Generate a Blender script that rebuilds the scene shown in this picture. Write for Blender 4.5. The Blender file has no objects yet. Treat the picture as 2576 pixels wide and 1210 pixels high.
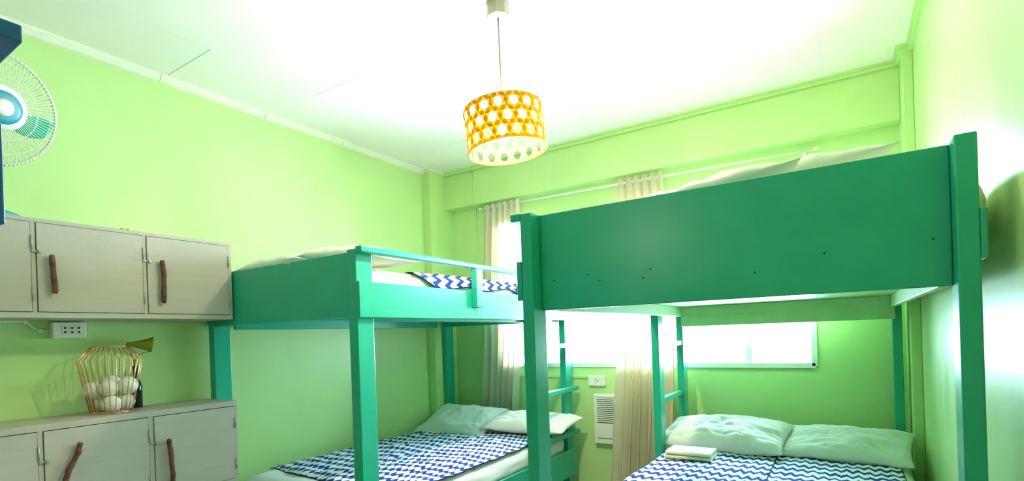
import bpy, bmesh, math, random
from mathutils import Vector, Matrix, noise
C = bpy.context.scene.collection
PI = math.pi
Z0 = 1.30                      # camera height; all z below are given relative to it
rnd = random.Random(7)

# ------------------------------------------------------------------ materials
def new_mat(name):
    m = bpy.data.materials.new(name); m.use_nodes = True
    nt = m.node_tree; b = nt.nodes['Principled BSDF']
    return m, nt, b
def nd(nt, t, **kw):
    n = nt.nodes.new(t)
    for k, v in kw.items():
        if k in n.inputs: n.inputs[k].default_value = v
        else: setattr(n, k, v)
    return n
def srgb(r, g, b):
    f = lambda c: (c/255/12.92) if c/255 <= .04045 else ((c/255+.055)/1.055)**2.4
    return (f(r), f(g), f(b), 1)
def paint(name, col, rough=.4, var=.06, scale=6., bump=.0, bscale=60., spec=.5, metal=0., stretch=None, coat=0.):
    m, nt, b = new_mat(name)
    tc = nd(nt, 'ShaderNodeTexCoord'); src = tc.outputs['Object']
    if stretch:
        mp = nd(nt, 'ShaderNodeMapping'); mp.inputs['Scale'].default_value = stretch
        nt.links.new(src, mp.inputs['Vector']); src = mp.outputs['Vector']
    n = nd(nt, 'ShaderNodeTexNoise', Scale=scale, Detail=5., Roughness=.6)
    nt.links.new(src, n.inputs['Vector'])
    r = nd(nt, 'ShaderNodeValToRGB')
    r.color_ramp.elements[0].position = .3; r.color_ramp.elements[1].position = .7
    r.color_ramp.elements[0].color = tuple(max(0, c*(1-var)) for c in col[:3]) + (1,)
    r.color_ramp.elements[1].color = tuple(min(1, c*(1+var)) for c in col[:3]) + (1,)
    nt.links.new(n.outputs['Fac'], r.inputs['Fac']); nt.links.new(r.outputs['Color'], b.inputs['Base Color'])
    b.inputs['Roughness'].default_value = rough; b.inputs['Specular IOR Level'].default_value = spec
    b.inputs['Metallic'].default_value = metal; b.inputs['Coat Weight'].default_value = coat
    b.inputs['Coat Roughness'].default_value = .25
    if bump:
        n2 = nd(nt, 'ShaderNodeTexNoise', Scale=bscale, Detail=4.)
        nt.links.new(tc.outputs['Object'], n2.inputs['Vector'])
        bp = nd(nt, 'ShaderNodeBump', Strength=bump, Distance=.004)
        nt.links.new(n2.outputs['Fac'], bp.inputs['Height']); nt.links.new(bp.outputs['Normal'], b.inputs['Normal'])
    return m
LIME = (.51, .72, .295, 1)
M = {}
M['wall'] = paint('lime_wall_paint', LIME, rough=.38, var=.03, scale=3, bump=.10, bscale=45)
def streaky_wall():
    m, nt, b = new_mat('lime_wall_paint_glossy')
    tc = nd(nt, 'ShaderNodeTexCoord'); mp = nd(nt, 'ShaderNodeMapping'); mp.inputs['Scale'].default_value = (1, 9, 1.2)
    nt.links.new(tc.outputs['Object'], mp.inputs['Vector'])
    n = nd(nt, 'ShaderNodeTexNoise', Scale=1.3, Detail=2., Roughness=.5, Distortion=.3)
    nt.links.new(mp.outputs['Vector'], n.inputs['Vector'])
    r = nd(nt, 'ShaderNodeMapRange'); r.inputs['From Min'].default_value = .25; r.inputs['From Max'].default_value = .75
    r.inputs['To Min'].default_value = .31; r.inputs['To Max'].default_value = .42
    nt.links.new(n.outputs['Fac'], r.inputs['Value']); nt.links.new(r.outputs['Result'], b.inputs['Roughness'])
    b.inputs['Base Color'].default_value = LIME; b.inputs['Specular IOR Level'].default_value = .6
    n2 = nd(nt, 'ShaderNodeTexNoise', Scale=50., Detail=3.); nt.links.new(tc.outputs['Object'], n2.inputs['Vector'])
    bp = nd(nt, 'ShaderNodeBump', Strength=.05, Distance=.002)
    nt.links.new(n2.outputs['Fac'], bp.inputs['Height']); nt.links.new(bp.outputs['Normal'], b.inputs['Normal'])
    return m
M['wall_gloss'] = streaky_wall()
M['ceiling'] = paint('white_ceiling_board', (.90, .84, .79, 1), rough=.6, var=.015, scale=2)
M['joint'] = paint('ceiling_joint', (.66, .65, .58, 1), rough=.7, var=.05)
M['trim_white'] = paint('cream_moulding', (.80, .78, .64, 1), rough=.45, var=.05, scale=20)
M['floor'] = paint('white_floor_tile', (.46, .46, .44, 1), rough=.35, var=.1)
M['green'] = paint('sea_green_paint', (.013, .36, .245, 1), rough=.28, var=.06, scale=9, bump=.06, bscale=30, coat=.08, spec=.45)
M['pale'] = paint('pale_green_paint', (.42, .68, .33, 1), rough=.4, var=.05, scale=8)
M['navy'] = paint('navy_paint', (.004, .085, .34, 1), rough=.3, var=.2, scale=10, bump=.1, bscale=40)
M['grey'] = paint('grey_cabinet_paint', (.47, .425, .385, 1), rough=.42, var=.05, scale=4, stretch=(2, 1, 14), bump=.12, bscale=70)
M['chip'] = paint('bare_primer', (.62, .60, .45, 1), rough=.7)
M['dark'] = paint('dark_recess', (.012, .012, .010, 1), rough=.6)
M['bark'] = paint('driftwood_bark', (.13, .050, .026, 1), rough=.8, var=.55, scale=40, bump=.7, bscale=120)
M['steel'] = paint('brushed_steel', (.62, .62, .62, 1), rough=.3, var=.04, metal=1.)
M['hinge'] = paint('painted_hinge', (.40, .40, .37, 1), rough=.4, metal=.35)
M['copper'] = paint('copper_wire', (.92, .46, .22, 1), rough=.22, var=.04, metal=1.)
M['plastic'] = paint('white_plastic', (.80, .79, .72, 1), rough=.35, var=.02)
M['cord'] = paint('ivory_cord', (.24, .23, .18, 1), rough=.4)
M['cable'] = paint('white_cable', (.80, .84, .74, 1), rough=.5, var=.03)
M['bottle'] = paint('dark_bottle_glass', (.012, .006, .016, 1), rough=.08, var=.1)
M['lightblue'] = paint('light_blue_plastic', (.03, .27, .38, 1), rough=.35, var=.04)
M['yellow'] = paint('yellow_plastic', (.85, .62, .06, 1), rough=.4)
M['leafgreen'] = paint('green_scrap', (.10, .28, .03, 1), rough=.5)
M['frame'] = paint('window_aluminium', (.78, .80, .78, 1), rough=.4, var=.02)
def cloth(name, col, bump=.15, bscale=500., transl=0., var=.03, rough=.85, scale=12.):
    m = paint(name, col, rough=rough, var=var, scale=scale, bump=bump, bscale=bscale, spec=.2)
    nt = m.node_tree; b = nt.nodes['Principled BSDF']
    if transl:
        t = nd(nt, 'ShaderNodeBsdfTranslucent'); t.inputs['Color'].default_value = col
        mx = nd(nt, 'ShaderNodeMixShader'); mx.inputs['Fac'].default_value = transl
        out = nt.nodes['Material Output']
        nt.links.new(b.outputs[0], mx.inputs[1]); nt.links.new(t.outputs[0], mx.inputs[2]); nt.links.new(mx.outputs[0], out.inputs[0])
    return m
M['pillow'] = cloth('white_pillowcase', (.86, .83, .84, 1), bump=.3, bscale=22)
M['pillow_cream'] = cloth('cream_pillowcase', (.80, .78, .70, 1), bump=.25, bscale=14)
M['sheet'] = cloth('white_bedsheet', (.85, .82, .84, 1), bump=.3, bscale=12)
M['sheet_cream'] = cloth('cream_bedsheet', (.80, .76, .66, 1), bump=.3, bscale=12)
M['curtain'] = cloth('unbleached_curtain_linen', (.80, .71, .55, 1), transl=.30, bump=.2, bscale=260)
M['ball'] = cloth('white_yarn', (.80, .79, .72, 1), bump=.8, bscale=90, var=.08, scale=60)
M['towel'] = cloth('cream_towel', (.80, .75, .62, 1), bump=.6, bscale=260)
M['hem'] = cloth('navy_hem', (.012, .015, .06, 1))
M['bamboo'] = cloth('ochre_bamboo', (.78, .52, .035, 1), transl=.55, bump=.1, bscale=80, var=.2, scale=40, rough=.5)
M['flower'] = cloth('yellow_green_petal', (.28, .33, .03, 1), transl=.3, bump=.1, bscale=60, var=.15)
M['stem'] = paint('stem', (.10, .12, .02, 1), rough=.6)
def chevron():
    m, nt, b = new_mat('navy_white_chevron_cotton')
    uv = nd(nt, 'ShaderNodeUVMap'); s = nd(nt, 'ShaderNodeSeparateXYZ'); nt.links.new(uv.outputs[0], s.inputs[0])
    def math_(op, a, bb=None):
        n = nd(nt, 'ShaderNodeMath', operation=op)
        for i, v in enumerate((a, bb)):
            if v is None: continue
            if isinstance(v, (int, float)): n.inputs[i].default_value = v
            else: nt.links.new(v, n.inputs[i])
        return n.outputs[0]
    zig = math_('MULTIPLY', math_('PINGPONG', s.outputs['X'], .0235), 1.7)
    v = math_('FLOORED_MODULO', math_('ADD', s.outputs['Y'], zig), .094)
    mask = math_('LESS_THAN', v, .041)
    n = nd(nt, 'ShaderNodeTexNoise', Scale=8., Detail=3.)
    r1 = nd(nt, 'ShaderNodeMix', data_type='RGBA')
    r1.inputs[6].default_value = (.007, .028, .20, 1); r1.inputs[7].default_value = (.014, .060, .34, 1)
    nt.links.new(n.outputs['Fac'], r1.inputs[0])
    mx = nd(nt, 'ShaderNodeMix', data_type='RGBA'); mx.inputs[6].default_value = (.82, .83, .84, 1)
    nt.links.new(mask, mx.inputs[0]); nt.links.new(r1.outputs[2], mx.inputs[7])
    nt.links.new(mx.outputs[2], b.inputs['Base Color']); b.inputs['Roughness'].default_value = .9; b.inputs['Specular IOR Level'].default_value = .2
    n2 = nd(nt, 'ShaderNodeTexNoise', Scale=400.)
    bp = nd(nt, 'ShaderNodeBump', Strength=.15, Distance=.002); nt.links.new(n2.outputs['Fac'], bp.inputs['Height']); nt.links.new(bp.outputs['Normal'], b.inputs['Normal'])
    return m
M['chevron'] = chevron()
def emit(name, col, s):
    m, nt, b = new_mat(name)
    b.inputs['Emission Color'].default_value = col; b.inputs['Emission Strength'].default_value = s
    b.inputs['Base Color'].default_value = (1, 1, 1, 1)
    return m
M['bulb'] = emit('glowing_bulb', (1, .89, .66, 1), 1750)
def glass():
    m, nt, b = new_mat('window_glass')
    t = nd(nt, 'ShaderNodeBsdfTransparent'); t.inputs['Color'].default_value = (.96, .98, .97, 1)
    g = nd(nt, 'ShaderNodeBsdfGlossy', Roughness=.02); f = nd(nt, 'ShaderNodeFresnel', IOR=1.45)
    mx = nd(nt, 'ShaderNodeMixShader')
    nt.links.new(f.outputs[0], mx.inputs[0]); nt.links.new(t.outputs[0], mx.inputs[1]); nt.links.new(g.outputs[0], mx.inputs[2])
    nt.links.new(mx.outputs[0], nt.nodes['Material Output'].inputs[0])
    return m
M['glass'] = glass()
def clear_plastic():
    m, nt, b = new_mat('green_fan_blade')
    b.inputs['Base Color'].default_value = (.03, .45, .28, 1); b.inputs['Roughness'].default_value = .2
    return m
M['blade'] = clear_plastic()

# ------------------------------------------------------------------ builders
class MB:
    def __init__(s): s.v = []; s.f = []; s.uv = {}
    def add(s, vs, fs):
        o = len(s.v); s.v += [Vector(v) for v in vs]; s.f += [tuple(i+o for i in f) for f in fs]; return o
    def box(s, x0, x1, y0, y1, z0, z1):
        vs = [(x, y, z) for x in (x0, x1) for y in (y0, y1) for z in (z0, z1)]
        s.add(vs, [(0, 1, 3, 2), (4, 6, 7, 5), (0, 4, 5, 1), (2, 3, 7, 6), (0, 2, 6, 4), (1, 5, 7, 3)]); return s
    def tube(s, pts, r, n=8, closed=False, caps=True):
        pts = [Vector(p) for p in pts]; m = len(pts); rs = r if isinstance(r, (list, tuple)) else [r]*m
        rings = []; prev = None
        for i, p in enumerate(pts):
            if closed: t = pts[(i+1) % m]-pts[i-1]
            else: t = pts[min(i+1, m-1)]-pts[max(i-1, 0)]
            t.normalize()
            if prev is None:
                a = Vector((0, 0, 1)) if abs(t.z) < .9 else Vector((1, 0, 0)); u = t.cross(a).normalized()
            else:
                u = prev-t*prev.dot(t); u.normalize()
            prev = u; w = t.cross(u)
            rings.append([p+(u*math.cos(2*PI*k/n)+w*math.sin(2*PI*k/n))*rs[i] for k in range(n)])
        vs = [v for q in rings for v in q]; fs = []
        for i in range(m if closed else m-1):
            j = (i+1) % m
            for k in range(n): fs.append((i*n+k, i*n+(k+1) % n, j*n+(k+1) % n, j*n+k))
        if not closed and caps: fs += [tuple(range(n))[::-1], tuple((m-1)*n+k for k in range(n))]
        s.add(vs, fs); return s
    def lathe(s, prof, center, n=32, axis='z', caps=True):
        c = Vector(center); vs = []; m = len(prof)
        for (r, h) in prof:
            for k in range(n):
                a = 2*PI*k/n; p = (r*math.cos(a), r*math.sin(a), h)
                if axis == 'x': p = (h, r*math.cos(a), r*math.sin(a))
                if axis == 'y': p = (r*math.cos(a), h, r*math.sin(a))
                vs.append(c+Vector(p))
        fs = [(i*n+k, i*n+(k+1) % n, (i+1)*n+(k+1) % n, (i+1)*n+k) for i in range(m-1) for k in range(n)]
        if caps:
            if prof[0][0] > 1e-6: fs.append(tuple(range(n))[::-1])
            if prof[-1][0] > 1e-6: fs.append(tuple((m-1)*n+k for k in range(n)))
        s.add(vs, fs); return s
    def prism(s, poly, axis, a, b):           # poly in the two other axes, extruded along axis
        n = len(poly); vs = []
        for h in (a, b):
            for (p, q) in poly:
                vs.append({'x': (h, p, q), 'y': (p, h, q), 'z': (p, q, h)}[axis])
        s.add(vs, [tuple(range(n))[::-1], tuple(range(n, 2*n))]+[(k, (k+1) % n, n+(k+1) % n, n+k) for k in range(n)]); return s
    def sphere(s, c, r, n=16, m=10, sc=(1, 1, 1)):
        return s.add_grid_sphere(Vector(c), r, n, m, sc)
    def add_grid_sphere(s, c, r, n, m, sc):
        vs = [c+Vector((0, 0, -r*sc[2]))]
        for i in range(1, m):
            t = -PI/2+PI*i/m
            for k in range(n):
                a = 2*PI*k/n; vs.append(c+Vector((r*sc[0]*math.cos(t)*math.cos(a), r*sc[1]*math.cos(t)*math.sin(a), r*sc[2]*math.sin(t))))
        vs.append(c+Vector((0, 0, r*sc[2]))); L = len(vs)-1
        fs = [(0, 1+(k+1) % n, 1+k) for k in range(n)]
        for i in range(m-2):
            for k in range(n): fs.append((1+i*n+k, 1+i*n+(k+1) % n, 1+(i+1)*n+(k+1) % n, 1+(i+1)*n+k))
        fs += [(1+(m-2)*n+k, 1+(m-2)*n+(k+1) % n, L) for k in range(n)]
        s.add(vs, fs); return s
    def grid(s, fn, nu, nv, uvfn=None):
        o = len(s.v)
        for j in range(nv+1):
            for i in range(nu+1): s.v.append(Vector(fn(i/nu, j/nv)))
        for j in range(nv):
            for i in range(nu):
                q = (o+j*(nu+1)+i, o+j*(nu+1)+i+1, o+(j+1)*(nu+1)+i+1, o+(j+1)*(nu+1)+i)
                s.f.append(q)
        if uvfn:
            for j in range(nv+1):
                for i in range(nu+1): s.uv[o+j*(nu+1)+i] = uvfn(i/nu, j/nv)
        return s
def obj(name, mb, mat, parent=None, smooth=False, bevel=0., seg=2, solid=0., raw=False):
    """link one mesh object; coordinates are relative-z world coordinates, stored local to the parent's place"""
    off = Vector((0, 0, 0)) if parent is None else abs_loc(parent)
    me = bpy.data.meshes.new(name)
    if parent is None and not raw:
        xs = [v.x for v in mb.v]; ys = [v.y for v in mb.v]; zs = [v.z for v in mb.v]
        off = Vector(((min(xs)+max(xs))/2, (min(ys)+max(ys))/2, min(zs)+Z0))
    me.from_pydata([(v.x-off.x, v.y-off.y, v.z+Z0-off.z) for v in mb.v], [], mb.f)
    if mb.uv:
        l = me.uv_layers.new(name='UVMap')
        for p in me.loops: l.data[p.index].uv = mb.uv.get(p.vertex_index, (0, 0))
    bm = bmesh.new(); bm.from_mesh(me)
    if not solid and not mb.uv: bmesh.ops.recalc_face_normals(bm, faces=bm.faces)
    bm.to_mesh(me); bm.free()
    me.materials.append(mat)
    if smooth: me.shade_smooth()
    o = bpy.data.objects.new(name, me); C.objects.link(o)
    if parent is None: o.location = off
    else: o.parent = parent
    if solid:
        d = o.modifiers.new('thick', 'SOLIDIFY'); d.thickness = solid; d.offset = 0
    if bevel:
        d = o.modifiers.new('bevel', 'BEVEL'); d.width = bevel; d.segments = seg; d.limit_method = 'ANGLE'; d.angle_limit = .7
    return o
def abs_loc(o):
    v = Vector((0, 0, 0))
    while o: v = v+o.location; o = o.parent
    return v
def tag(o, label, cat, group=None):
    o['label'] = label; o['category'] = cat; o['kind'] = 'thing'
    if group: o['group'] = group
    return o
def thing(name, label, cat, loc, group=None):
    o = bpy.data.objects.new(name, None); C.objects.link(o); o.location = (loc[0], loc[1], loc[2]+Z0); o.empty_display_size = .1
    return tag(o, label, cat, group)
def struct(name, mb, mat, parent=None, label=None, **kw):
    o = obj(name, mb, mat, parent, **kw)
    if parent is None: o['kind'] = 'structure'
    if label: o['label'] = label
    return o
B = lambda *a: MB().box(*a)

# ------------------------------------------------------------------ the room
XL, XR, YB, YF, H, FL = -3.162, .335, 3.87, -2.6, 1.50, -Z0
XCL, YCL = -3.078, 3.56        # left corner column
XCR, YCR = .288, 3.585         # right corner column
YM, ZB = 3.762, 1.163          # beam
WX0, WX1, WZ0, WZ1 = -2.56, -.178, -.262, .955
T = .12
struct('floor', B(XL-T, XR+T, YF-T, YB+T, FL-.1, FL), M['floor'])
struct('ceiling', B(XL-T, XR+T, YF-T, YB+T, H, H+.1), M['ceiling'])
struct('wall_left', B(XL-T, XL, YF-T, YB+T, FL, H), M['wall'])
struct('wall_right', B(XR, XR+T, YF-T, YB+T, FL, H), M['wall_gloss'])
struct('wall_front', B(XL, XR, YF-T, YF, FL, H), M['wall'])
wb = MB(); wb.box(XL, WX0, YB, YB+T, FL, H).box(WX1, XR, YB, YB+T, FL, H).box(WX0, WX1, YB, YB+T, FL, WZ0).box(WX0, WX1, YB, YB+T, WZ1, H)
struct('wall_back', wb, M['wall'])
struct('column_left', B(XL, XCL, YCL, YB, FL, H), M['wall'], bevel=.004)
struct('column_right', B(XCR, XR, YCR, YB, FL, H), M['wall'], bevel=.004)
struct('beam_back', B(XCL, XCR, YM, YB, ZB, H), M['wall'], bevel=.004)
tl = MB(); y = YF
for L in (1.42, .55, 1.08, .98, .62, .62, .9):   # cream moulding in butted lengths
    y2 = min(y+L, YCL)
    dz = rnd.uniform(-.002, .002)
    tl.prism([(XL, H), (XL+.034, H), (XL+.034, H-.012+dz), (XL+.014, H-.034+dz), (XL, H-.040+dz)], 'y', y, y2-.003); y = y2
struct('trim_1', tl, M['trim_white'])
tb = MB(); tb.box(XL, XCL+.012, YCL-.012, YCL, H-.022, H).box(XCL, XCL+.012, YCL, YM, H-.022, H).box(XCL, XCR, YM-.012, YM, H-.022, H)
struct('trim_2', tb, M['trim_white'])
tr = MB()
for d, h in ((.030, .012), (.018, .034)):
    h0 = .0125 if h > .02 else 0
    tr.box(XCL+.0125, XCR-d, YM-d, YM-.0125, H-h, H-h0).box(XCR-d, XCR-.0002, YCR, YM-.0125, H-h, H-h0).box(XCR-d, XR-d, YCR-d, YCR-.0002, H-h, H-h0).box(XR-d, XR-.0002, YF, YCR-.0003, H-h, H-h0)
struct('trim_3', tr, M['wall'])
jt = MB()
for (x0, x1, y0, y1) in ((-2.682, -2.680, .30, 1.46), (-3.12, -2.682, 1.459, 1.4615), (-2.68, -2.02, 2.086, 2.0885), (-2.021, -2.019, .6, 2.087), (-2.3, -.2, 2.745, 2.747), (-.088, -.086, 1.4, 3.73), (-1.30, -1.298, -.5, 2.0), (-2.6, -1.3, 3.236, 3.238)):
    jt.box(x0, x1, y0, y1, H-.0012, H)
struct('trim_4', jt, M['joint'])
# surface conduit running to the outlet under the window
struct('trim_5', B(-2.45, -1.745, YB-.012, YB, -.362, -.338), M['wall'], bevel=.003)

# thin painted-over cable running down the beam and wall
struct('trim_6', MB().tube([(-2.758, YM-.003, H-.02), (-2.758, YM-.003, ZB)], .004, 8).tube([(-2.80, YB-.003, ZB), (-2.795, YB-.003, .35), (-2.795, YB-.003, -.9)], .004, 8), M['wall'], smooth=True)

# window with sashes, bars and glass
w = bpy.data.objects.new('window_1', None); C.objects.link(w); w.location = ((WX0+WX1)/2, YB+.05, WZ0+Z0); w['kind'] = 'structure'
fr = MB(); d0, d1 = YB-.012, YB+.07
fr.box(WX0, WX1, d0, d1, WZ0-.012, WZ0+.022).box(WX0, WX1, d0, d1, WZ1-.022, WZ1+.012).box(WX0-.012, WX0+.022, d0, d1, WZ0, WZ1).box(WX1-.022, WX1+.012, d0, d1, WZ0, WZ1)
obj('window_frame', fr, M['frame'], w, bevel=.002)
xs = [WX0+.02, -1.95, -1.37, -.572, WX1-.02]
for x in xs[1:-1]: obj('mullion', B(x-.022, x+.022, YB+.015, YB+.06, WZ0+.02, WZ1-.02), M['frame'], w, bevel=.002)
for a, b_ in zip(xs[:-1], xs[1:]): obj('window_pane', B(a, b_, YB+.034, YB+.038, WZ0+.02, WZ1-.02), M['glass'], w)
for i in range(15):
    x = WX0+.16+i*.157
    obj('security_bar', MB().tube([(x, YB+.09, WZ0), (x, YB+.09, WZ1)], .006, 8), M['frame'], w, smooth=True)
for z in (.02, .45):
    obj('security_bar', MB().tube([(WX0, YB+.10, z), (WX1, YB+.10, z)], .006, 8), M['frame'], w, smooth=True)

# ------------------------------------------------------------------ bunk beds
def bunk(label, x0, x1, yn, yf, side, zp, zpb, posts, panel, rail, fascia, group, inner):
    """side +1: aisle (guard rail, ladder) on the +x side; -1: on the -x side"""
    t = thing('bunk_bed', label, 'bunk bed', ((x0+x1)/2, (yn+yf)/2, FL), group)
    P = lambda n, mb, mat=None, par=None, bv=.003, **k: obj(n, mb, mat or M['green'], par or t, bevel=bv, **k)
    for (a, b, c, d, top) in posts: P('post', B(a, b, c, d, FL, top), bv=.004)
    xa = x1 if side > 0 else x0
    o = lambda d: xa+side*d
    lo = lambda a, b: (min(a, b), max(a, b))
    # foot panel, head panel
    pa = P('foot_panel', B(*panel))
    P('head_panel', B(x0+.045, x1-.045, posts[2][2]-.021, posts[2][2]-.001, zpb-.012 if side > 0 else .02, zp), inner)
    # aisle fascia and far fascia
    fa = P('side_board', B(*lo(o(0), o(.02)), yn-.002, yf, fascia[0], fascia[1]))
    xo = x0 if side > 0 else x1
    P('side_board', B(*lo(xo, xo-side*.014), yn, yf, fascia[0]+.02, fascia[1]-.004))
    # guard rail with its short upright
    gr = P('guard_rail', B(*lo(o(0), o(.042)), yn-.004, yn+1.55, rail-.030, rail), bv=.007, seg=3)
    yb = yn+.83
    P('baluster', B(*lo(o(.021), o(.058)), yb, yb+.062, .167, rail-.0305), par=gr)
    # slatted deck and ledgers
    P('deck_board', B(x0+.048, x1-.048, yn+.125, posts[2][2]-.024, .152, .168), inner, bv=.001)
    for (a, b) in ((x0+.046, x0+.070), (x1-.070, x1-.046)):
        P('ledger', B(a, b, yn+.12, posts[2][2]-.11, .088, .151), inner)
    P('ledger', B(x0+.07, x1-.07, posts[2][2]-.046, posts[2][2]-.0225, .095, .151), inner)
    # ladder upright and rungs
    yl = yf-.64
    la = P('ladder_upright', B(*lo(o(0), o(-.045)), yl, yl+.088, FL, .150 if side < 0 else .39), bv=.004)
    for z in (-.09, -.43, -.77): P('rung', B(*lo(o(0.0005), o(.045)), yl-.01, min(yf+.03, YB-.065), z-.016, z+.016) if side > 0 else B(*lo(o(-.004), o(-.040)), yl+.0885, posts[2][2]-.0005, z-.016, z+.016))
    # lower bunk
    for k, xx in ((1, xa), (0, xo)):
        s_ = side if k else -side
        P('lower_side_board', B(*lo(xx, xx+(s_*.02 if k else s_*.014)), yn+.004, yf, -1.10, -.895))
    P('lower_end_board', B(x0+.046, x1-.046, yn+.02, yn+.04, -1.10, -.86)); P('lower_end_board', B(x0+.046, x1-.046, yf-.05, yf-.03, -1.10, -.86))
    P('lower_deck', B(x0+.01, x1-.01, yn+.1, posts[2][2]-.005, -.955, -.938), bv=.001)
    return t, pa
bedL, panL = bunk('sea green double bunk bed along the far left wall beyond the grey cabinets', -3.10, -1.848, 1.618, 3.755, 1, .404, .106,
     [(-3.10, -3.045, 1.618, 1.715, .41), (-1.905, -1.848, 1.618, 1.715, .414), (-3.07, -3.028, 3.655, 3.755, .404), (-1.898, -1.848, 3.655, 3.755, .404)],
     (-3.0445, -1.9055, 1.628, 1.650, .106, .404), .424, (.103, .266), 'sea green bunk beds', M['green'])
bedR, panR = bunk('sea green double bunk bed in front of the window beside the right wall', -1.005, .272, 1.656, 3.78, -1, .444, .088,
     [(-1.005, -.960, 1.656, 1.752, .446), (.228, .272, 1.656, 1.752, .449), (-1.002, -.958, 3.68, 3.775, .43), (.212, .258, 3.68, 3.775, .43)],
     (-.9595, .2275, 1.720, 1.742, .088, .444), .449, (.126, .270), 'sea green bunk beds', M['pale'])
# worn paint on the top edge of the left panel, nail marks on the right one
for (xa, za, wd, ht) in ((-2.605, .404, .030, .009), (-2.66, .404, .006, .020), (-2.40, .404, .055, .010), (-2.355, .404, .018, .032), (-2.45, .404, .006, .008)):
    c_ = obj('paint_chip', MB().prism([(xa, za+.001), (xa+wd, za+.001), (xa+wd*.8, za-ht*.4), (xa+wd*.62, za-ht), (xa+wd*.5, za-ht*.35)], 'y', 1.6272, 1.629), M['chip'], panL)

for (xa, za) in ((-.905, .196), (-.77, .205), (-.725, .180), (-.545, .205), (-.57, .178), (-.23, .163), (-.05, .20), (.19, .21)):
    obj('nail_mark', MB().lathe([(.0028, 0), (.0028, -.002)], (xa, 1.7205, za), 8, 'y'), M['dark'], panR)
obj('cleat', B(.155, .204, 3.60, 3.655, .128, .1515), M['pale'], bedR, bevel=.002)

# navy third bunk whose guard rail and side board reach into the left edge of the photo
nb = thing('bunk_bed', 'navy blue bunk bed at the left edge, only its rail end and board end showing', 'bunk bed', (-1.45, -.8, FL))
P = lambda n, mb, **k: obj(n, mb, M['navy'], nb, bevel=k.pop('bevel', .003), **k)
P('guard_rail', B(-1.00, -.882, -1.78, .240, .396, .419), bevel=.002)
P('side_board', B(-.945, -.925, -1.78, .2287, .168, .300), bevel=.003, seg=3)
for y in (.09, -1.75):
    P('post', B(-.995, -.946, y, y+.09, FL, .395)); P('post', B(-2.2, -2.15, y, y+.09, FL, .395))
P('foot_panel', B(-2.149, -.996, .12, .14, .10, .39)); P('head_panel', B(-2.149, -.996, -1.72, -1.70, .10, .39))
P('deck_board', B(-2.15, -.996, -1.69, .11, .11, .13))

# ------------------------------------------------------------------ bedding
def fbm(x, y, z=0., o=3): return noise.fractal(Vector((x, y, z)), 1., 2.1, o)
def mattress(label, x0, x1, y0, y1, z0, z1, mat, seed=0, lump=.010, rad=.075, cat='mattress'):
    mb = MB(); cx, cy, cz = (x0+x1)/2, (y0+y1)/2, (z0+z1)/2; a, b, c = (x1-x0)/2, (y1-y0)/2, (z1-z0)/2
    r = min(c*.85, rad)
    bm = bmesh.new(); bmesh.ops.create_cube(bm, size=2); bmesh.ops.subdivide_edges(bm, edges=bm.edges, cuts=36, use_grid_fill=True)
    idx = {}
    for v in bm.verts:
        p = Vector((v.co.x*a, v.co.y*b, v.co.z*c))
        q = Vector((max(-a+r, min(a-r, p.x)), max(-b+r, min(b-r, p.y)), max(-c+r, min(c-r, p.z)))); d = p-q
        if d.length > 1e-6: p = q+d.normalized()*r
        k = fbm(p.x*5+seed, p.y*5, p.z*9)
        if v.co.z > -.95: p += (d.normalized() if d.length > 1e-6 else Vector((0, 0, 1)))*(k*lump)
        idx[v.index] = len(mb.v); mb.v.append(Vector((cx, cy, cz))+p)
    bm.verts.index_update()
    for f in bm.faces: mb.f.append(tuple(idx[v.index] for v in f.verts))
    bm.free()
    return tag(obj('mattress', mb, mat, smooth=True), label, cat)
mattress('white sheeted mattress on the lower bunk of the left bed', -3.02, -1.853, 1.722, 3.640, -.936, -.772, M['sheet'], 1)
mattress('cream sheeted mattress on the upper bunk of the left bed', -3.02, -1.866, 1.725, 3.62, .170, .336, M['sheet_cream'], 2, lump=.008, rad=.035)
mattress('white sheeted mattress on the lower bunk of the right bed', -.952, .262, 1.762, 3.665, -.936, -.735, M['sheet'], 3)
mattress('cream sheeted mattress on the upper bunk of the right bed, end showing past the post', -.985, .312, 1.768, 3.62, .170, .392, M['sheet_cream'], 4)

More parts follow.
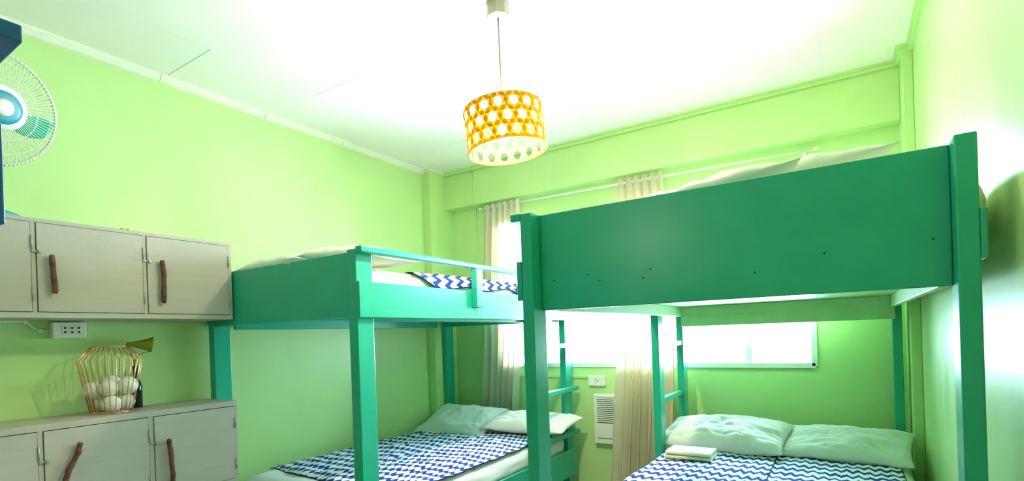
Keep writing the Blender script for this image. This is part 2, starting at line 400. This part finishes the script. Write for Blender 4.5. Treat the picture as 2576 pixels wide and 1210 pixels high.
def pillow(label, c, L, W, Th, rot=0., tilt=0., roll=0., mat=None, seed=0, wr=.012, group=None, ear=.6):
    """rot about z (length along x when 0), tilt leans the pillow about its long axis, roll about its short axis"""
    n, m = 80, 56; mb = MB()
    R = Matrix.Rotation(rot, 3, 'Z') @ Matrix.Rotation(roll, 3, 'Y') @ Matrix.Rotation(tilt, 3, 'X')
    def pt(s, t, sg):
        fx = 1-.07*(1-abs(t)**2.2)*0; fy = 1
        px, py = s*L/2*(1-.06*(1-t*t)*abs(s)**3), t*W/2*(1-.10*(1-s*s)*abs(t)**3)
        prof = max(0., (1-abs(s)**2.6))**.55*max(0., (1-abs(t)**2.4))**.55
        h = Th/2*prof*(.95+.25*fbm(s*1.7+seed*3.1, t*1.7, seed))
        w = fbm(px*9+seed, py*7, seed*1.7, 4)+.9*(abs(fbm(px*4+py*7+seed*2, py*5-px*3, 2.2, 3))-.2)
        h += wr*w*(prof**.5)*(1 if sg > 0 else .3)
        sgn = 1 if s*t > 0 else -1
        cr = abs(noise.noise(Vector((px*3.2+seed*4, (py-sgn*.45*px)*9, seed))))
        cr2 = abs(noise.noise(Vector((px*5+seed, (py+.8*px)*12, seed*2.+4))))
        h -= (max(0, .12-cr)*.036+max(0, .09-cr2)*.022)*(prof**.4)*(1 if sg > 0 else 0)
        if sg < 0: h *= .75
        lift = .006*fbm(px*10, py*10, seed+5.)*(1-prof)
        return R @ Vector((px, py, sg*h+lift))+Vector(c)
    for sg in (1, -1):
        mb.grid(lambda u, v: pt(u*2-1, v*2-1, sg), n, m)
    o = len(mb.v)//2
    # weld borders
    o_ = obj('pillow', mb, mat or M['pillow'], smooth=True)
    bm = bmesh.new(); bm.from_mesh(o_.data); bmesh.ops.remove_doubles(bm, verts=bm.verts, dist=.0008); bmesh.ops.recalc_face_normals(bm, faces=bm.faces); bm.to_mesh(o_.data); bm.free()
    return tag(o_, label, 'pillow', group)
pillow('white pillow against the left wall on the lower left bunk', (-2.745, 3.46, -.695), .70, .46, .15, rot=.0, tilt=.40, seed=1, wr=.012)
pillow('white pillow nearest the ladder on the lower left bunk, overhanging the rung', (-2.085, 3.50, -.678), .72, .40, .15, rot=.02, tilt=.15, seed=2, wr=.012)
pillow('plump white pillow beside the ladder post on the lower right bunk', (-.655, 3.38, -.645), .72, .44, .19, rot=-.08, tilt=.22, seed=3, wr=.010)
pillow('flatter white pillow in the far right corner of the lower right bunk', (-.03, 3.44, -.665), .62, .44, .15, rot=-.10, tilt=.22, seed=4, wr=.010)
pillow('cream pillow on the upper left bunk, lying against the wall side', (-2.745, 1.915, .442), .60, .36, .12, rot=.0, roll=-.03, tilt=0., seed=5, mat=M['pillow_cream'])
pillow('cream pillow on the upper left bunk, showing under the guard rail', (-2.165, 1.915, .432), .54, .36, .13, rot=.06, tilt=0., roll=.08, seed=6, mat=M['pillow_cream'])
pillow('cream pillow on the upper right bunk, left of the other one', (-.42, 1.99, .466), .60, .40, .11, rot=.10, roll=-.14, seed=7, mat=M['pillow_cream'])
pillow('cream pillow on the upper right bunk with its corner raised near the right post', (-.10, 2.14, .515), .46, .40, .11, rot=.12, roll=-.12, seed=8, mat=M['pillow_cream'])

def blanket(label, quad, z, seed=0, drop=None, folds=.006, du=0., dv=0., nu=70, nv=90, hem=True):
    """quad: four (x, y) corners near-left, near-right, far-right, far-left; drop = (sag of the right-hand edge)"""
    A, Bq, Cq, D = [Vector((q[0], q[1], 0)) for q in quad]
    mb = MB()
    def pos(u, v):
        p = A.lerp(Bq, u).lerp(D.lerp(Cq, u), v)
        h = folds*fbm(p.x*7+seed, p.y*5, seed, 3)+folds*.6*fbm(p.x*18, p.y*16+seed, 1., 2)
        e = min(u, v, 1-u, 1-v)
        zz = z+max(h, -.004)+.004
        x, y = p.x, p.y
        if e < .02: zz -= .004*(1-e/.02)
        if drop:
            uc = min(1, u/.92); q2 = A.lerp(Bq, uc).lerp(D.lerp(Cq, uc), v); x, y = q2.x, q2.y
            if u > .92:
                k = (u-.92)/.08; wv = .5+.5*math.sin(y*11+seed)*math.cos(y*4.3)
                x += .012*math.sin(min(1, k*1.6)*PI/2)+.008*wv*k; zz -= drop*(.50+.50*wv)*(k**1.3)*min(1, .25+v*7)
        y += .012*fbm(x*6, y*3, seed+9.)*(1 if v < .1 or v > .9 else .3)
        return (x, y, zz)
    W = (Bq-A).length; Ln = (D-A).length
    mb.grid(pos, nu, nv, lambda u, v: (u*W+du+10, v*Ln+dv+10+.02*math.sin(u*5+seed)))
    t = obj('blanket', mb, M['chevron'], smooth=True, solid=.004)
    tag(t, label, 'blanket')
    if hem:
        pts = [pos(i/60, 0) for i in range(60)]+[pos(1, i/80) for i in range(80)]+[pos(1-i/60, 1) for i in range(60)]+[pos(0, 1-i/80) for i in range(80)]
        h = obj('hem', MB().tube(pts, .0032, 6, closed=True), M['hem'], t, smooth=True); h['label'] = 'dark navy stitched hem'
    return t
blanket('navy and white chevron blanket on the wall side of the lower left bunk', [(-3.03, 1.93), (-2.40, 1.87), (-2.40, 3.42), (-3.02, 3.36)], -.768, 1, folds=.010)
blanket('navy and white chevron blanket on the ladder side of the lower left bunk', [(-2.47, 1.86), (-1.86, 1.93), (-1.875, 3.44), (-2.42, 3.44)], -.762, 2, dv=.04, folds=.010)
blanket('navy and white chevron blanket on the ladder side of the lower right bunk', [(-.945, 1.9), (-.330, 1.9), (-.352, 3.30), (-.925, 3.20)], -.722, 3, dv=.03, folds=.006)
blanket('navy and white chevron blanket on the wall side of the lower right bunk', [(-.36, 1.88), (.212, 1.9), (.205, 3.34), (-.36, 3.34)], -.731, 4, folds=.006)
blanket('navy and white chevron blanket draped over the upper left bunk mattress', [(-2.95, 2.06), (-1.868, 2.0), (-1.868, 3.50), (-2.95, 3.45)], .341, 5, drop=.080, folds=.006, nu=110)
# folded towel: stacked folds
tw = MB()
for k in range(2):
    z = -.7145+k*.022
    tw.prism([(3.10, z), (2.935+.005*k, z), (2.921+.005*k, z+.006), (2.921+.005*k, z+.015), (2.935+.005*k, z+.0212), (3.10, z+.0212)], 'x', -.885+.004*k, -.635-.003*k)
tag(obj('folded_towel', tw, M['towel'], bevel=.007, seg=3), 'folded cream towel tucked under the plump pillow on the lower right bunk', 'towel')

# ------------------------------------------------------------------ curtains and rod
ROD_Y = 3.805
rodz = lambda x: 1.097+(.031)*(-.12-x)/2.59*1.0
rod = thing('curtain_rod', 'thin white curtain rod below the beam over the window', 'curtain rod', (-1.42, ROD_Y, 1.11))
obj('rod', MB().tube([(-2.70, ROD_Y, rodz(-2.70)), (-.15, ROD_Y, rodz(-.15))], .008, 12), M['plastic'], rod, smooth=True)
for x in (-2.715, -.128):
    s = -1 if x < -1 else 1
    obj('finial', MB().lathe([(.006, -.03*s), (.010, -.02*s), (.009, -.012*s), (.013, 0), (.011, .009*s), (.001, .013*s)], (x, ROD_Y, rodz(x)), 14, 'x'), M['plastic'], rod, smooth=True)
for x in (-2.66, -.20):
    obj('bracket', MB().box(x-.008, x+.008, ROD_Y-.011, YB, rodz(x)-.020, rodz(x)-.009).box(x-.012, x+.012, YB-.006, YB, rodz(x)-.045, rodz(x)+.02), M['plastic'], rod, bevel=.002)
def curtain(label, xt0, xt1, xm0, xm1, xb0, xb1, folds, seed, yb, amp_t=.026, amp_b=.034):
    top, bot, n = 1.148, -1.24, folds
    t = thing('curtain', label, 'curtain', ((xt0+xt1)/2, ROD_Y, bot), 'cream curtains')
    mb = MB()
    def pos(u, v):
        z = top+(bot-top)*v
        k = min(1, v/.5); k2 = max(0, (v-.5)/.5)
        a = xt0+(xm0-xt0)*k+(xb0-xm0)*k2; b = xt1+(xm1-xt1)*k+(xb1-xm1)*k2
        uu = u+.030*fbm(u*4+seed, v*2.2, seed)*min(1, v*4)
        x = a+(b-a)*uu
        am = amp_t+(amp_b-amp_t)*min(1, v*1.6)
        ph = 2*PI*n*u+PI/2*0+v*1.2*math.sin(u*7+seed)
        y = ROD_Y+(yb-ROD_Y)*min(1, v*1.3)+am*math.sin(ph)*(.8+.35*fbm(u*5, v*1.5, seed+3))
        y += .006*fbm(u*18, v*6, seed)*min(1, v*3)
        x += .010*math.sin(2*ph)*min(1, .3+v)
        return (x, min(y, YB-.015), z)
    mb.grid(pos, folds*22, 60)
    obj('cloth', mb, M['curtain'], t, smooth=True)
    for k in range(2*n):
        u = (k)/(2*n)+.25/n*0
        if k == 0: continue
        p = Vector(pos(u, (top-rodz(xt0))/(top-bot))); p.y = ROD_Y; p.z = rodz(p.x)
        r = MB(); dn = .40*(1 if k % 2 else -1)
        ring = [p+Vector((math.sin(dn)*math.cos(a)*.020+.0, math.cos(dn)*math.cos(a)*.020*0+math.sin(a)*.020*math.cos(dn)*1., math.cos(a)*.020)) for a in [2*PI*i/16 for i in range(16)]]
        r.tube(ring, .0035, 6, closed=True)
        obj('grommet', r, M['plastic'], t, smooth=True)
    return t
curtain('cream curtain at the left end of the window behind the left bunk', -2.675, -2.305, -2.74, -2.37, -2.86, -2.44, 6, 1.3, 3.815, amp_t=.030, amp_b=.036)
curtain('cream curtain in the middle of the window beside the air conditioner', -1.455, -1.095, -1.455, -1.025, -1.53, -1.07, 6, 4.7, 3.757, amp_t=.030, amp_b=.050)

# ------------------------------------------------------------------ air conditioner and outlets
ac = thing('air_conditioner', 'white wall air conditioner half hidden behind the middle curtain', 'air conditioner', (-1.48, YB, -.868))
x0, x1, yf, z0, z1 = -1.70, -1.26, YB-.055, -.868, -.482
obj('housing', MB().box(x0, x1, yf+.012, YB, z0, z1).box(x0+.004, x1-.004, yf, yf+.013, z0+.004, -.705).box(x0+.004, x0+.030, yf, yf+.013, -.705, z1-.004).box(x1-.03, x1-.004, yf, yf+.013, -.705, z1-.004).box(x0+.03, x1-.03, yf, yf+.013, z1-.026, z1-.004), M['plastic'], ac, bevel=.004)
obj('grille_backing', B(x0+.03, x1-.03, yf+.009, yf+.0125, -.705, z1-.026), M['dark'], ac)
for k in range(13):
    z = -.694+k*.0148
    l = MB(); l.prism([(yf-.001, z-.003), (yf+.010, z+.004), (yf+.010, z+.007), (yf-.001, z+.001)], 'x', x0+.028, x1-.028)
    obj('louvre', l, M['plastic'], ac)
obj('grille_divider', B(-1.53, -1.525, yf-.002, yf+.008, -.705, z1-.026), M['plastic'], ac)
obj('vent_slot', B(x0+.03, x1-.03, yf-.0006, yf+.001, -.826, -.820), M['dark'], ac)
so = thing('wall_socket', 'single white wall socket under the window above the air conditioner', 'socket', (-1.675, YB, -.42))
obj('plate', B(-1.748, -1.605, YB-.030, YB, -.420, -.340), M['plastic'], so, bevel=.005, seg=3)
for (dx, dz) in ((-.008, .012), (.010, .002), (-.008, -.010)):
    obj('socket_hole', B(-1.675+dx-.003, -1.675+dx+.003, YB-.0308, YB-.028, -.380+dz-.004, -.380+dz+.004), M['dark'], so)
ts = thing('wall_socket', 'white triple socket on the left wall just under the upper cabinet', 'socket', (XL, .978, .06))
obj('plate', B(XL, XL+.042, .918, 1.050, .058, .135), M['plastic'], ts, bevel=.006, seg=3)
for k in range(3):
    yy = .966+k*.0265
    ins = obj('socket_insert', B(XL+.0415, XL+.044, yy-.012, yy+.012, .075, .117), M['plastic'], ts, bevel=.001)
    for zz in (.087, .107):
        obj('socket_hole', MB().lathe([(.0052, 0), (.0052, .0012)], (XL+.0436, yy, zz), 12, 'x'), M['dark'], ins)
cb = thing('power_cable', 'white cable clipped along the wall to the triple socket', 'cable', (XL, .7, .09))
pts = [(XL+.007, y, z) for y, z in ((.30, .139), (.5, .139), (.70, .1385), (.80, .139), (.835, .137), (.845, .128), (.856, .113), (.872, .101), (.890, .096), (.917, .0955))]
obj('cord', MB().tube(pts, .005, 8), M['cable'], cb, smooth=True)
for (y, z) in ((.60, .139), (.832, .137), (.885, .0965)):
    obj('clip', B(XL, XL+.015, y-.006, y+.006, z-.010, z+.008), M['cable'], cb, bevel=.002)

# ------------------------------------------------------------------ cabinets
XC = -2.843
def branch(pts, r, seed):
    out = []; rs = []
    P_ = [Vector(p) for p in pts]
    for i in range(len(P_)-1):
        for k in range(8):
            f = k/8; p = P_[i].lerp(P_[i+1], f); s = i+f
            out.append(p+Vector((.002*fbm(s*2, seed, 0), .002*fbm(s*1.6, seed, 4., 1), 0))); rs.append(r*(1+.22*fbm(s*2.1, seed, 8., 1)))
    out.append(P_[-1]); rs.append(r*.75); rs[0] = r*.7
    return MB().tube(out, rs, 10)
def cabinet(label, y0, y1, z0, z1, doors, zd0, zd1, handles, group, dz=(.60, .12)):
    t = thing('wall_cabinet', label, 'cabinet', ((XL+XC)/2, (y0+y1)/2, z0), group)
    body = MB(); th = .018
    body.box(XL, XC-.004, y0, y1, z1-th, z1).box(XL, XC-.004, y0, y1, z0, z0+th).box(XL, XC-.004, y1-th, y1, z0+th, z1-th).box(XL, XC-.004, y0, y0+th, z0+th, z1-th).box(XL, XL+.01, y0, y1, z0, z1)
    obj('carcass', body, M['grey'], t, bevel=.002)
    ff = MB(); ff.box(XC-.020, XC, y0, y1, zd1+.001, z1+.0005).box(XC-.020, XC, y0, y1, z0-.0005, zd0-.001)
    ed = [y0]+[v for d in doors for v in d]+[y1+.0005]
    for i in range(0, len(ed), 2): ff.box(XC-.020, XC, ed[i], ed[i+1]-.0008 if i < len(ed)-2 else ed[i+1], zd0-.001, zd1+.001)
    obj('face_frame', ff, M['grey'], t, bevel=.0012)
    for i, (a, b) in enumerate(doors):
        d = obj('door', B(XC-.018, XC+.004, a+.002, b-.002, zd0+.001, zd1-.002), M['grey'], t, bevel=.0015)
        hh = zd1-zd0
        for f in dz[0:2] if False else (.77, .20):
            zc = zd0+hh*f
            obj('hinge', MB().tube([(XC+.006, b+.001, zc-.028), (XC+.006, b+.001, zc+.028)], .0038, 8), M['hinge'], d, smooth=True)
        la = MB().box(XC+.004, XC+.016, a+.004, a+.016, zd0+hh*.655, zd0+hh*.655+.014).box(XC, XC+.007, a-.016, a+.006, zd0+hh*.655+.003, zd0+hh*.655+.011)
        obj('latch', la, M['hinge'], d, bevel=.0012)
        if handles[i]:
            hd = branch([(XC+.024, y, z) for (y, z) in handles[i]], .0112, i*7.3+z0)
            for (y, z) in (handles[i][0], handles[i][-1]):
                zz = z+(-.02 if z > (zd0+zd1)/2 else .02)
                hd.tube([(XC+.004, y, zz), (XC+.022, y, zz)], .004, 6)
            h = obj('handle', hd, M['bark'], d, smooth=True); h['label'] = 'rough brown driftwood branch handle'
    return t
cabinet('grey three door cabinet mounted high on the left wall', .34, 1.618, .141, .557, [(.372, .776), (.792, 1.187), (1.203, 1.598)], .165, .540,
        [[(.43, .41), (.43, .24)], [(.838, .405), (.841, .33), (.844, .243)], [(1.262, .425), (1.268, .34), (1.264, .216)]], 'grey wall cabinets with branch handles')
cabinet('grey three door cabinet mounted low on the left wall under the wire basket', .34, 1.622, -.742, -.306, [(.372, .776), (.794, 1.187), (1.209, 1.606)], -.725, -.334,
        [[(.43, -.43), (.43, -.60)], [(.914, -.40), (.902, -.445), (.872, -.505), (.858, -.545), (.852, -.60)], [(1.264, -.45), (1.272, -.54), (1.277, -.64), (1.276, -.675)]], 'grey wall cabinets with branch handles')
CT = -.306; UT = .557

# ------------------------------------------------------------------ things on the cabinets
bk = thing('wire_basket', 'tapered copper wire basket on the lower cabinet', 'basket', (-3.0, 1.098, CT))
bx, by = -3.0, 1.098
rings = [(.083, CT+.006), (.128, -.052), (.074, .012)]
NW = 26
for k in range(NW):
    a = 2*PI*(k+.3)/NW
    obj('wire', MB().tube([(bx+r*math.cos(a), by+r*math.sin(a), z) for r, z in rings], .0019, 6), M['copper'], bk, smooth=True)
for (r, z) in (rings[0], rings[2]):
    obj('rim', MB().tube([(bx+r*math.cos(2*PI*k/48), by+r*math.sin(2*PI*k/48), z) for k in range(48)], .0026, 6, closed=True), M['copper'], bk, smooth=True)
bw = MB()
for k in range(-3, 4):
    c = .022*k; l = math.sqrt(max(0, .083**2-c*c))
    bw.tube([(bx+c, by-l, CT+.006), (bx+c, by+l, CT+.006)], .0016, 6)
obj('base_wires', bw, M['copper'], bk, smooth=True)
balls = [(-2.958, 1.082, -.262, .0405, 'white yarn ball at the bottom front of the copper basket'),
         (-2.985, 1.149, -.258, .041, 'white yarn ball at the bottom right of the copper basket'),
         (-3.043, 1.085, -.258, .040, 'white yarn ball at the bottom back of the copper basket, mostly hidden'),
         (-2.968, 1.076, -.185, .0385, 'white yarn ball in the middle front of the copper basket'),
         (-2.960, 1.153, -.178, .0425, 'white yarn ball uppermost on the right in the copper basket'),
         (-3.040, 1.115, -.172, .0425, 'white yarn ball at the top back of the copper basket'),
         (-3.022, 1.030, -.192, .0395, 'white yarn ball furthest left in the copper basket')]
for (x, y, z, r, lab) in balls:
    mb = MB().sphere((x, y, z), r, 28, 18)
    for i, v in enumerate(mb.v):
        d = (v-Vector((x, y, z))).normalized(); mb.v[i] = v+d*(.0015*fbm(d.x*6+x*50, d.y*6, d.z*6+y*30))
    wind = MB()
    tag(obj('yarn_ball', mb, M['ball'], smooth=True), lab, 'ball', 'white yarn balls in the copper basket')
bt = thing('bottle', 'dark slim glass bottle standing behind the copper basket', 'bottle', (-3.105, 1.246, CT))
obj('body', MB().lathe([(.0, 0), (.024, .001), (.026, .006), (.026, .105), (.023, .125), (.013, .150), (.0115, .20), (.0135, .202), (.0135, .214), (.010, .216), (.009, .18)], (-3.105, 1.246, CT), 24), M['bottle'], bt, smooth=True)
fl = thing('dried_flower', 'yellow green cone shaped flower standing in the dark bottle', 'flower', (-3.105, 1.246, CT+.17))
cn = MB()
def cone(u, v):
    a = 2*PI*u; r = .008+.032*v**1.3; d = Vector((.10, 1, -.06)).normalized()
    s = Vector((1, -.1, 0)).normalized(); q = d.cross(s)
    return Vector((-3.085, 1.205, .022))+d*(.118*v-(.016*(.5+.5*math.cos(a-.6)))*v**3)+s*r*math.cos(a)*.9+q*r*math.sin(a)
cn.grid(cone, 32, 12)
obj('petal_cone', cn, M['flower'], fl, smooth=True, solid=.002)
obj('stem', MB().tube([(-3.104, 1.246, CT+.17), (-3.100, 1.240, -.075), (-3.095, 1.222, -.02), (-3.088, 1.200, .014), (-3.085, 1.203, .021), (-3.085, 1.225, .020)], .0032, 8), M['stem'], fl, smooth=True)
obj('leaf_stalk', MB().tube([(-3.100, 1.240, -.075), (-3.09, 1.252, -.038), (-3.085, 1.275, -.026), (-3.083, 1.300, -.020), (-3.082, 1.318, -.004)], .0018, 6), M['stem'], fl, smooth=True)
# small bits on top of the upper cabinet
ys = MB(); ys.sphere((-2.885, 1.152, UT+.009), .012, 16, 10, (1, 1.35, .75)).tube([(-2.885, 1.163, UT+.006), (-2.884, 1.178, UT+.005), (-2.884, 1.185, UT+.004)], [.007, .006, .002], 10).sphere((-2.885, 1.136, UT+.005), .0045, 10, 8)
tag(obj('plastic_toy', ys, M['yellow'], smooth=True), 'tiny yellow plastic object lying on top of the upper cabinet', 'toy')
gs = MB().tube([(-2.882, 1.112, UT+.002), (-2.882, 1.115, UT+.008), (-2.882, 1.122, UT+.012), (-2.882, 1.129, UT+.009)], [.002, .0035, .003, .001], 8)
tag(obj('leaf_scrap', gs, M['leafgreen'], smooth=True), 'tiny curled green scrap on top of the upper cabinet', 'scrap')

# fan
fc = Vector((-2.748, .647, .947)); FR = .213
n_ = Vector((.951, .211, -.228)).normalized(); e1 = Vector((0, 0, 1)).cross(n_).normalized(); e2 = n_.cross(e1)
fan = thing('desk_fan', 'white desk fan with light blue hub standing on the upper cabinet', 'fan', (-3.0, .72, UT))
fp = lambda r, a, h: fc+e1*(r*math.cos(a))+e2*(r*math.sin(a))+n_*h
gh = lambda r: .075*math.sqrt(max(0, 1-(r/FR)**2))
front = MB()
for k in range(92):
    a = 2*PI*k/92
    front.tube([fp(r, a, gh(r)) for r in (.062, .09, .12, .15, .18, .205, .222, FR)], .0011, 5)
gg = obj('front_grille', front, M['plastic'], fan, smooth=True)
for r in (.12, .172, .214): obj('grille_ring', MB().tube([fp(r, 2*PI*k/64, gh(r)) for k in range(64)], .0013, 5, closed=True), M['plastic'], gg, smooth=True)
back = MB()
for k in range(60):
    a = 2*PI*(k+.5)/60
    back.tube([fp(r, a, -gh(r)*.9) for r in (.05, .09, .13, .17, .205, FR)], .0011, 5)
obj('rear_grille', back, M['plastic'], fan, smooth=True)
obj('rim', MB().tube([fp(FR+.001, 2*PI*k/96, 0) for k in range(96)], .0055, 10, closed=True), M['plastic'], fan, smooth=True)
def disc(prof, mat, name, par):
    mb = MB(); n = 40; vs = []
    for (r, h) in prof:
        for k in range(n): vs.append(fp(r, 2*PI*k/n, h))
    fs = [(i*n+k, i*n+(k+1) % n, (i+1)*n+(k+1) % n, (i+1)*n+k) for i in range(len(prof)-1) for k in range(n)]+[tuple((len(prof)-1)*n+k for k in range(n))]
    mb.add(vs, fs); return obj(name, mb, mat, par, smooth=True)
hub = disc([(.082, .055), (.084, .066), (.080, .074), (.060, .080), (.054, .0795)], M['plastic'], 'hub_plate', gg)
disc([(.062, .0785), (.060, .083), (.045, .086), (.030, .087)], M['lightblue'], 'hub_ring', gg)
disc([(.031, .086), (.030, .090), (.018, .092), (.002, .0925)], M['plastic'], 'hub_badge', gg)
for k in range(3):
    a0 = 2*PI*k/3-.42
    bl = MB()
    def bp(u, v):
        r = .045+(.195-.045)*u; wd = (.28+.62*math.sin(PI*min(1, u*.75+.1)))*(.95-.35*u)
        a = a0+(v-.5)*wd+u*.28
        return fp(r, a, .010+(v-.5)*.035)
    bl.grid(bp, 14, 8)
    obj('blade', bl, M['blade'], fan, smooth=True, solid=.002)
mo = MB(); vs = [[fp(r, 2*PI*k/28, h) for k in range(28)] for r, h in ((.03, .02), (.035, 0), (.05, -.05), (.052, -.10), (.046, -.15), (.02, -.17))]
mo.add([q for r in vs for q in r], [(i*28+k, i*28+(k+1) % 28, (i+1)*28+(k+1) % 28, (i+1)*28+k) for i in range(5) for k in range(28)]+[tuple(range(28)), tuple(5*28+k for k in range(28))])
obj('motor_housing', mo, M['plastic'], fan, smooth=True)
mt = fp(0, 0, -.10)
obj('neck', MB().tube([(-2.985, .645, UT+.05), (-2.96, .625, UT+.2), tuple(mt+Vector((0, 0, -.05))), tuple(mt)], [.022, .018, .018, .02], 14), M['plastic'], fan, smooth=True)
obj('base', MB().lathe([(.135, 0), (.137, .008), (.130, .020), (.09, .036), (.045, .046), (.026, .060)], (-2.99, .655, UT), 40), M['lightblue'], fan, smooth=True)

# ------------------------------------------------------------------ pendant lamp
lx, ly = -1.292, 2.0
lamp = thing('pendant_lamp', 'pendant lamp with open weave bamboo drum shade hanging from the ceiling', 'lamp', (lx, ly, .82))
hexp = lambda r, o=0: [(lx+r*math.cos(PI/4*k+PI/8+o), ly+r*math.sin(PI/4*k+PI/8+o)) for k in range(8)]
obj('ceiling_box', MB().prism(hexp(.052), 'z', H-.066, H), M['cord'], lamp, bevel=.003)
TA = math.radians(5.5); yaw = .5676
vr = Vector((math.cos(yaw), math.sin(yaw), 0)); vf = Vector((-math.sin(yaw), math.cos(yaw), 0))
R = Matrix.Rotation(-TA, 3, vf)
SC = Vector((lx+.012, ly+.008, .925)); SR, SH = .176, .186
S = lambda a, h, rr=0.: SC+R @ Vector(((SR+rr)*math.cos(a), (SR+rr)*math.sin(a), h))
topc = SC+R @ Vector((0, 0, SH/2))
obj('cord', MB().tube([(lx, ly, H-.06), (lx+.002, ly, 1.25), tuple(SC+R @ Vector((0, 0, .060)))], .0042, 8), M['cord'], lamp, smooth=True)
obj('bulb_holder', MB().tube([tuple(SC+R @ Vector((0, 0, h))) for h in (.075, .07, .030, .026)], [.010, .019, .019, .015], 18), M['plastic'], lamp, smooth=True)
bulb_c = SC+R @ Vector((0, 0, -.012))
obj('bulb', MB().sphere(tuple(bulb_c), .033, 24, 16, (1, 1, 1.15)), M['bulb'], lamp, smooth=True)
NH = 17; pitch = 2*PI/NH; hz = SH/3; wd = .0195
shade = obj('shade_rim', MB().tube([S(2*PI*k/96, -SH/2, .002) for k in range(96)], .0042, 8, closed=True).tube([S(2*PI*k/96, SH/2-.012, .002) for k in range(96)], .003, 8, closed=True), M['bamboo'], lamp, smooth=True)
def strip(path, nrm_off, w, along_h):
    """path: list of (a, h); w: half width vector in (a, h)"""
    mb = MB(); vs = []
    for (a, h), off in path:
        for s_ in (-1, 1):
            vs.append(S(a+s_*w[0], max(-SH/2, min(SH/2+.006, h+s_*w[1])), off))
    mb.add(vs, [(2*i, 2*i+1, 2*i+3, 2*i+2) for i in range(len(path)-1)])
    return mb
hb = 0
for j in range(4):
    h = -SH/2+.004+j*hz*.97
    w_ = wd*.5 if 0 < j < 3 else wd*.42
    pth = [((2*PI*k/136), (.0012*math.sin(k*PI/4))) for k in range(137)]
    obj('bamboo_hoop', strip([((a, h), o) for a, o in pth], 0, (0, w_), 0), M['bamboo'], lamp, smooth=True, solid=.001)
for sgn in (1, -1):
    for k in range(NH):
        a0 = pitch*k
        # diagonal passes the midpoint between hexagon holes: shifts half a pitch per row
        pth = []
        for i in range(19):
            f = i/18; h = -SH/2+f*(SH+.012); a = a0+sgn*((h+SH/2-.004)/(hz*.97)*pitch/2+pitch*.25)
            pth.append(((a, h), .0016*math.sin(f*9*PI+k)*sgn))
        ca = math.atan2(hz, SR*pitch/2)
        obj('bamboo_strip', strip(pth, 0, (wd*.5*math.sin(ca)/SR, -sgn*wd*.5*math.cos(ca)), 0), M['bamboo'], lamp, smooth=True, solid=.001)

# ------------------------------------------------------------------ light, sky, camera
wd_ = bpy.data.worlds.new('daylight'); bpy.context.scene.world = wd_; wd_.use_nodes = True
bg = wd_.node_tree.nodes['Background']; bg.inputs[0].default_value = (.61, .845, 1.0, 1); bg.inputs[1].default_value = 60.0
pl = bpy.data.lights.new('window_portal', 'AREA'); pl.shape = 'RECTANGLE'; pl.size = WX1-WX0; pl.size_y = WZ1-WZ0; pl.cycles.is_portal = True
po = bpy.data.objects.new('window_portal', pl); C.objects.link(po); po.location = ((WX0+WX1)/2, YB+.115, (WZ0+WZ1)/2+Z0); po.rotation_euler = (-PI/2, 0, 0)
# added unseen fill light behind the camera, placed to match the panel's soft highlight
l2 = bpy.data.lights.new('fill_light_behind', 'POINT'); l2.energy = 18; l2.shadow_soft_size = .14; l2.color = (1, .93, .82)
o2 = bpy.data.objects.new('fill_light_behind', l2); C.objects.link(o2); o2.location = (-1.55, -1.45, .85+Z0)

f, cy, yaw, pitch_, roll = 1325.48, 845.617, .567648, -.001384, -.033979
cd = bpy.data.cameras.new('camera'); co = bpy.data.objects.new('camera', cd); C.objects.link(co)
cd.sensor_fit = 'HORIZONTAL'; cd.sensor_width = 36; cd.lens = f*36/2576
cd.shift_x = 0; cd.shift_y = (cy-605)/2576; cd.clip_start = .02
fw = Vector((-math.sin(yaw)*math.cos(pitch_), math.cos(yaw)*math.cos(pitch_), math.sin(pitch_)))
r0 = Vector((math.cos(yaw), math.sin(yaw), 0)); u0 = r0.cross(fw)
r_ = r0*math.cos(roll)+u0*math.sin(roll); u_ = -r0*math.sin(roll)+u0*math.cos(roll)
mw = Matrix((r_, u_, -fw)).transposed().to_4x4(); mw.translation = (0, 0, Z0)
co.matrix_world = mw
sc = bpy.context.scene; sc.camera = co
sc.view_settings.view_transform = 'Standard'; sc.view_settings.look = 'None'; sc.view_settings.gamma = 1; sc.view_settings.use_curve_mapping = False
sc.view_settings.exposure = 0.0
sc.cycles.use_denoising = True
sc.cycles.max_bounces = 10; sc.cycles.diffuse_bounces = 6; sc.cycles.transparent_max_bounces = 12
sc.cycles.sample_clamp_indirect = 12
